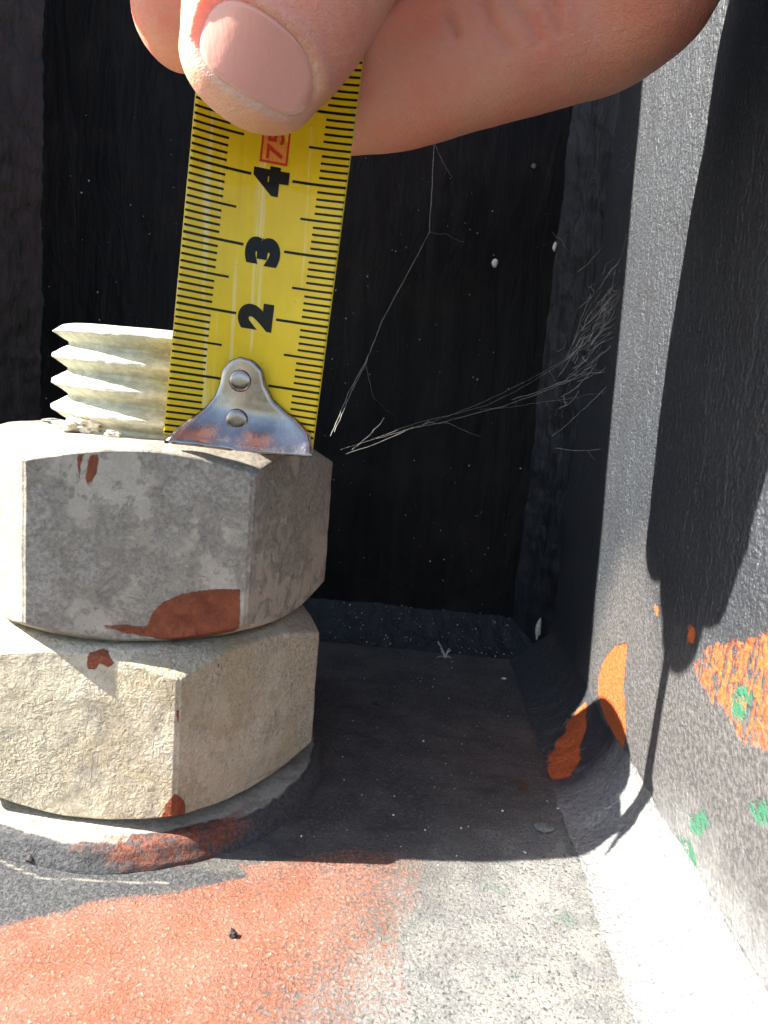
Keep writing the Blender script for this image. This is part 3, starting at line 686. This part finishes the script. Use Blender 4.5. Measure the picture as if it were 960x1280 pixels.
# ------------------------------------------------------------------ cobweb
def tubes(lines, rad, sides=5):
    Ps, Fs, off = [], [], 0
    for ln in lines:
        ln = np.asarray(ln, float); n = len(ln); tg = np.gradient(ln, axis=0); tg /= np.linalg.norm(tg, axis=1)[:, None]+1e-9
        s1 = np.cross(tg, [.3, .5, .81]); s1 /= np.linalg.norm(s1, axis=1)[:, None]+1e-9; s2 = np.cross(tg, s1)
        rr = rad*(.6+.8*rng.random()) * (1+.5*(rng.random(n)-.5))
        for k in range(sides):
            a = 2*math.pi*k/sides; Ps.append(ln + s1*(rr*math.cos(a))[:, None] + s2*(rr*math.sin(a))[:, None])
        Fs += [[off+k*n+i, off+k*n+i+1, off+((k+1) % sides)*n+i+1, off+((k+1) % sides)*n+i] for k in range(sides) for i in range(n-1)]; off += n*sides
    return np.vstack(Ps), Fs
def thread(pts, sag=.05, seg=10):
    out = []
    for a, b in zip(pts[:-1], pts[1:]):
        t = np.linspace(0, 1, seg, endpoint=False)[:, None]; out.append(a*(1-t)+b*t - np.outer(np.sin(math.pi*t[:, 0])*sag, [0, 0, 1]))
    return np.vstack(out+[pts[-1][None]]) + rng.normal(0, .006, (seg*(len(pts)-1)+1, 3))
pd = lambda *q: [PY(x, y, d) for x, y, d in q]
th1 = [thread(pd((413, 545, 1.6), (436, 490, 3.0), (458, 450, 4.0), (478, 400, 5.0), (537, 290, 7.6), (543, 175, 8.3)), .02),
       thread(pd((418, 540, 1.7), (440, 488, 3.0), (460, 448, 4.0)), .01), thread(pd((457, 452, 4.0), (466, 495, 4.6), (492, 520, 8.2)), .02),
       thread(pd((537, 290, 7.6), (558, 292, 8.0), (580, 303, 8.45)), .03), thread(pd((543, 178, 8.2), (555, 205, 8.3), (566, 222, 8.4)), .02)]
v_, f_ = tubes(th1, .0042)
t1 = mk('silk_thread', v_, f_, M['silk'], tuple(PY(413, 545, 1.6)))
tag(t1, 'long single spider thread rising from the nut corner across the black plate', 'cobweb')
L = []
main = [((425, 562, 1.6), (520, 528, 3.0), (612, 505, 4.2), (690, 462, 5.2), (740, 420, 6.0), (776, 350, 5.2)),
        ((432, 568, 1.5), (515, 535, 2.8), (600, 515, 4.0), (650, 500, 4.6), (700, 480, 5.0), (768, 430, 5.0)),
        ((470, 548, 2.2), (560, 520, 3.4), (640, 485, 4.6), (705, 450, 5.4), (725, 412, 6.0), (770, 372, 5.3)),
        ((600, 512, 4.0), (680, 502, 4.8), (740, 492, 5.0), (762, 488, 4.8)), ((640, 500, 4.5), (700, 478, 5.2), (738, 466, 5.6), (768, 462, 5.0)),
        ((690, 545, 4.6), (720, 520, 4.9), (764, 476, 4.9)), ((695, 560, 5.0), (735, 563, 5.0), (757, 558, 4.6)), ((735, 563, 5.0), (748, 580, 5.2), (760, 590, 5.0)),
        ((735, 360, 6.5), (748, 350, 6.0), (778, 335, 5.3)), ((722, 340, 7.0), (745, 318, 6.6), (755, 305, 6.2)), ((775, 215, 6.0), (787, 205, 5.4)), ((774, 280, 5.8), (780, 265, 5.5), (786, 245, 5.3)),
        ((515, 535, 2.8), (535, 527, 3.0), (560, 528, 4.0), (600, 545, 7.0)), ((440, 562, 1.9), (470, 535, 2.4), (480, 522, 2.6)), ((690, 290, 8.0), (702, 300, 8.0), (711, 315, 8.0))]
for q in main: L.append(thread(pd(*q), .03))
for k in range(95):      # tangle where the web meets the right plate
    t = rng.random(); c = np.array([700+70*t, 480-120*t]) + rng.normal(0, 1, 2)*[10, 16]
    a = rng.normal(-.85, .22) if k % 4 else rng.normal(.2, 1.0); ln = rng.uniform(14, 70) if k % 4 else rng.uniform(6, 26); d0 = rng.uniform(4.9, 5.9)
    e = c + ln*np.array([math.cos(a), math.sin(a)]); m_ = (c+e)/2 + rng.normal(0, 3, 2)
    lim = lambda q: (min(q[0], 778-(q[1]-350)*.08), q[1])
    L.append(thread(pd((*lim(c), d0), (*lim(m_), d0+rng.normal(0, .15)), (*lim(e), d0+rng.normal(0, .3))), .02, 6))
for k in range(26):
    q = L[rng.integers(len(main), len(L))]; c = q[rng.integers(len(q))]; r_ = rng.uniform(.008, .02)
    L.append(np.array([c-V(r_, 0, 0)*1.5, c, c+V(r_, 0, r_)*1.5]) + rng.normal(0, .01, (3, 3)))
v_, f_ = tubes(L, .0042)
cw = mk('cobweb', v_, f_, M['silk'], tuple(PY(740, 420, 5.6)))
tag(cw, 'dusty tangled cobweb stretched from the nut to the sunlit right plate', 'cobweb')

# ------------------------------------------------------------------ crumbs, flakes and dust
def lump(name, c, size, mat, label, cat, group=None, seed=0, sub=3, rough=.5):
    bm = bmesh.new(); bmesh.ops.create_icosphere(bm, subdivisions=sub, radius=1)
    P = np.array([v.co for v in bm.verts]); f = [[v.index for v in q.verts] for q in bm.faces]; bm.free()
    P *= (1 + rough*nz(P, 1.3, 3, seed))[:, None]; P = P*np.asarray(size)
    P[:, 2] -= P[:, 2].min()*.75
    return tag(mk(name, P+np.asarray(c), f, mat, tuple(c), smooth=False), label, cat, group)
top = ((0, 0, 1), Z_D)
lump('paint_crumb', at(104, 541, *top), (.34, .2, .13), M['crumb'], 'crumbly cream paint clump at the foot of the bolt thread', 'paint crumb', None, 3, 4, .9)
lump('paint_crumb', at(66, 530, *top), (.22, .06, .05), M['chip'], 'thin curled grey paint shaving on the upper nut beside the crumbly clump', 'paint crumb', None, 8, 3, .6)
lump('paint_crumb', at(140, 546, *top), (.12, .07, .05), M['crumb'], 'small cream paint crumb right of the crumbly clump on the upper nut', 'paint crumb', None, 12, 3, .8)
lump('paint_flake', at(679, 1036, *FLOOR), (.17, .15, .035), M['chip'], 'pale grey paint flake lying on the shaded base plate by the weld', 'flake', None, 4, 2, .35)
lump('paint_flake', at(472, 881, *FLOOR), (.11, .07, .05), M['grit'], 'small dark grit chip on the shaded base plate behind the nuts', 'grit', None, 6, 2, .8)
lump('paint_flake', at(291, 1170, *FLOOR), (.06, .05, .05), M['grit'], 'tiny dark grit grain on the orange painted base plate', 'grit', None, 9, 2, .7)
lump('paint_flake', at(630, 849, *FLOOR), (.07, .04, .03), M['dust'], 'tiny white fleck on the base plate near the back corner', 'flake', None, 5, 2, .4)
lump('paint_flake', at(38, 1078, *FLOOR), (.07, .06, .07), M['grit'], 'black paint pimple at the left foot of the washer', 'grit', None, 15, 2, .5)
def on_back(name, px, py, size, mat, label, cat, seed):
    c = PY(px, py, Y-.03); return lump(name, c, size, mat, label, cat, None, seed, 2, .4)
on_back('lint_speck', 618, 333, (.09, .05, .13), M['dust'], 'blurry white fluff speck stuck to the middle of the black plate', 'lint', 3)
on_back('insect_egg', 693, 313, (.055, .05, .13), M['dust'], 'white rice-shaped speck beside the vertical weld', 'speck', 5)
on_back('insect_egg', 667, 210, (.07, .05, .06), M['chip'], 'round grey speck high on the black plate', 'speck', 8)
c = at(673, 785, (0, 1, 0), Y-LEG*.9)
lump('paint_flake', c+V(0, 0, -.3), (.07, .05, .30), M['crumb'], 'upright pale scab of bare filler in the inner weld corner', 'flake', None, 21, 3, .5)
# fluff tuft on the floor by the back weld: a few fine hairs
c = at(556, 823, *FLOOR); L = []
for k in range(9):
    a = rng.uniform(0, 2*math.pi); l = rng.uniform(.12, .4); e = c + V(l*math.cos(a), l*.4*math.sin(a), abs(rng.normal(.12, .12)))
    L.append(thread([c+V(0, 0, .03), (c+e)/2+V(0, 0, .06), e], .0, 5))
L.append(thread([c+V(0, 0, .03), c+V(-.05, 0, .2), c+V(-.25, 0, .5)], .0, 5))
v_, f_ = tubes(L, .012); tag(mk('lint_tuft', v_, f_, M['dust'], tuple(c)), 'small star-shaped tuft of white lint by the back weld', 'lint')
# dust specks over the shaded steel: uncountable, one object
Ps, Fs, off = [], [], 0
bm = bmesh.new(); bmesh.ops.create_icosphere(bm, subdivisions=1, radius=1); I0 = np.array([v.co for v in bm.verts]); IF = [[v.index for v in q.verts] for q in bm.faces]; bm.free()
def speck(c, r):
    global off
    Ps.append(I0*r*(.6+.8*rng.random(3)) + c); Fs.extend([[i+off for i in q] for q in IF]); off += len(I0)
for k in range(240):
    speck(V(rng.uniform(-7.5, 8.2), Y-.02, rng.uniform(1.1, 15)), .006+.016*rng.random()**3)
for k in range(150):
    s_ = rng.random(); speck(V(rng.uniform(2.5, 8.3), Y-LEG*(1-s_)-.07, LEG*s_+.07), .007+.014*rng.random()**2)
for k in range(160):
    speck(V(rng.uniform(3.4, 8.2), rng.uniform(-2.4, 7.4), .01), .006+.014*rng.random()**3)
dst = mk('dust_specks', np.vstack(Ps), Fs, M['dust'], (0, Y, 0))
tag(dst, 'fine white dust specks scattered over the shaded black steel', 'dust', kind='stuff')
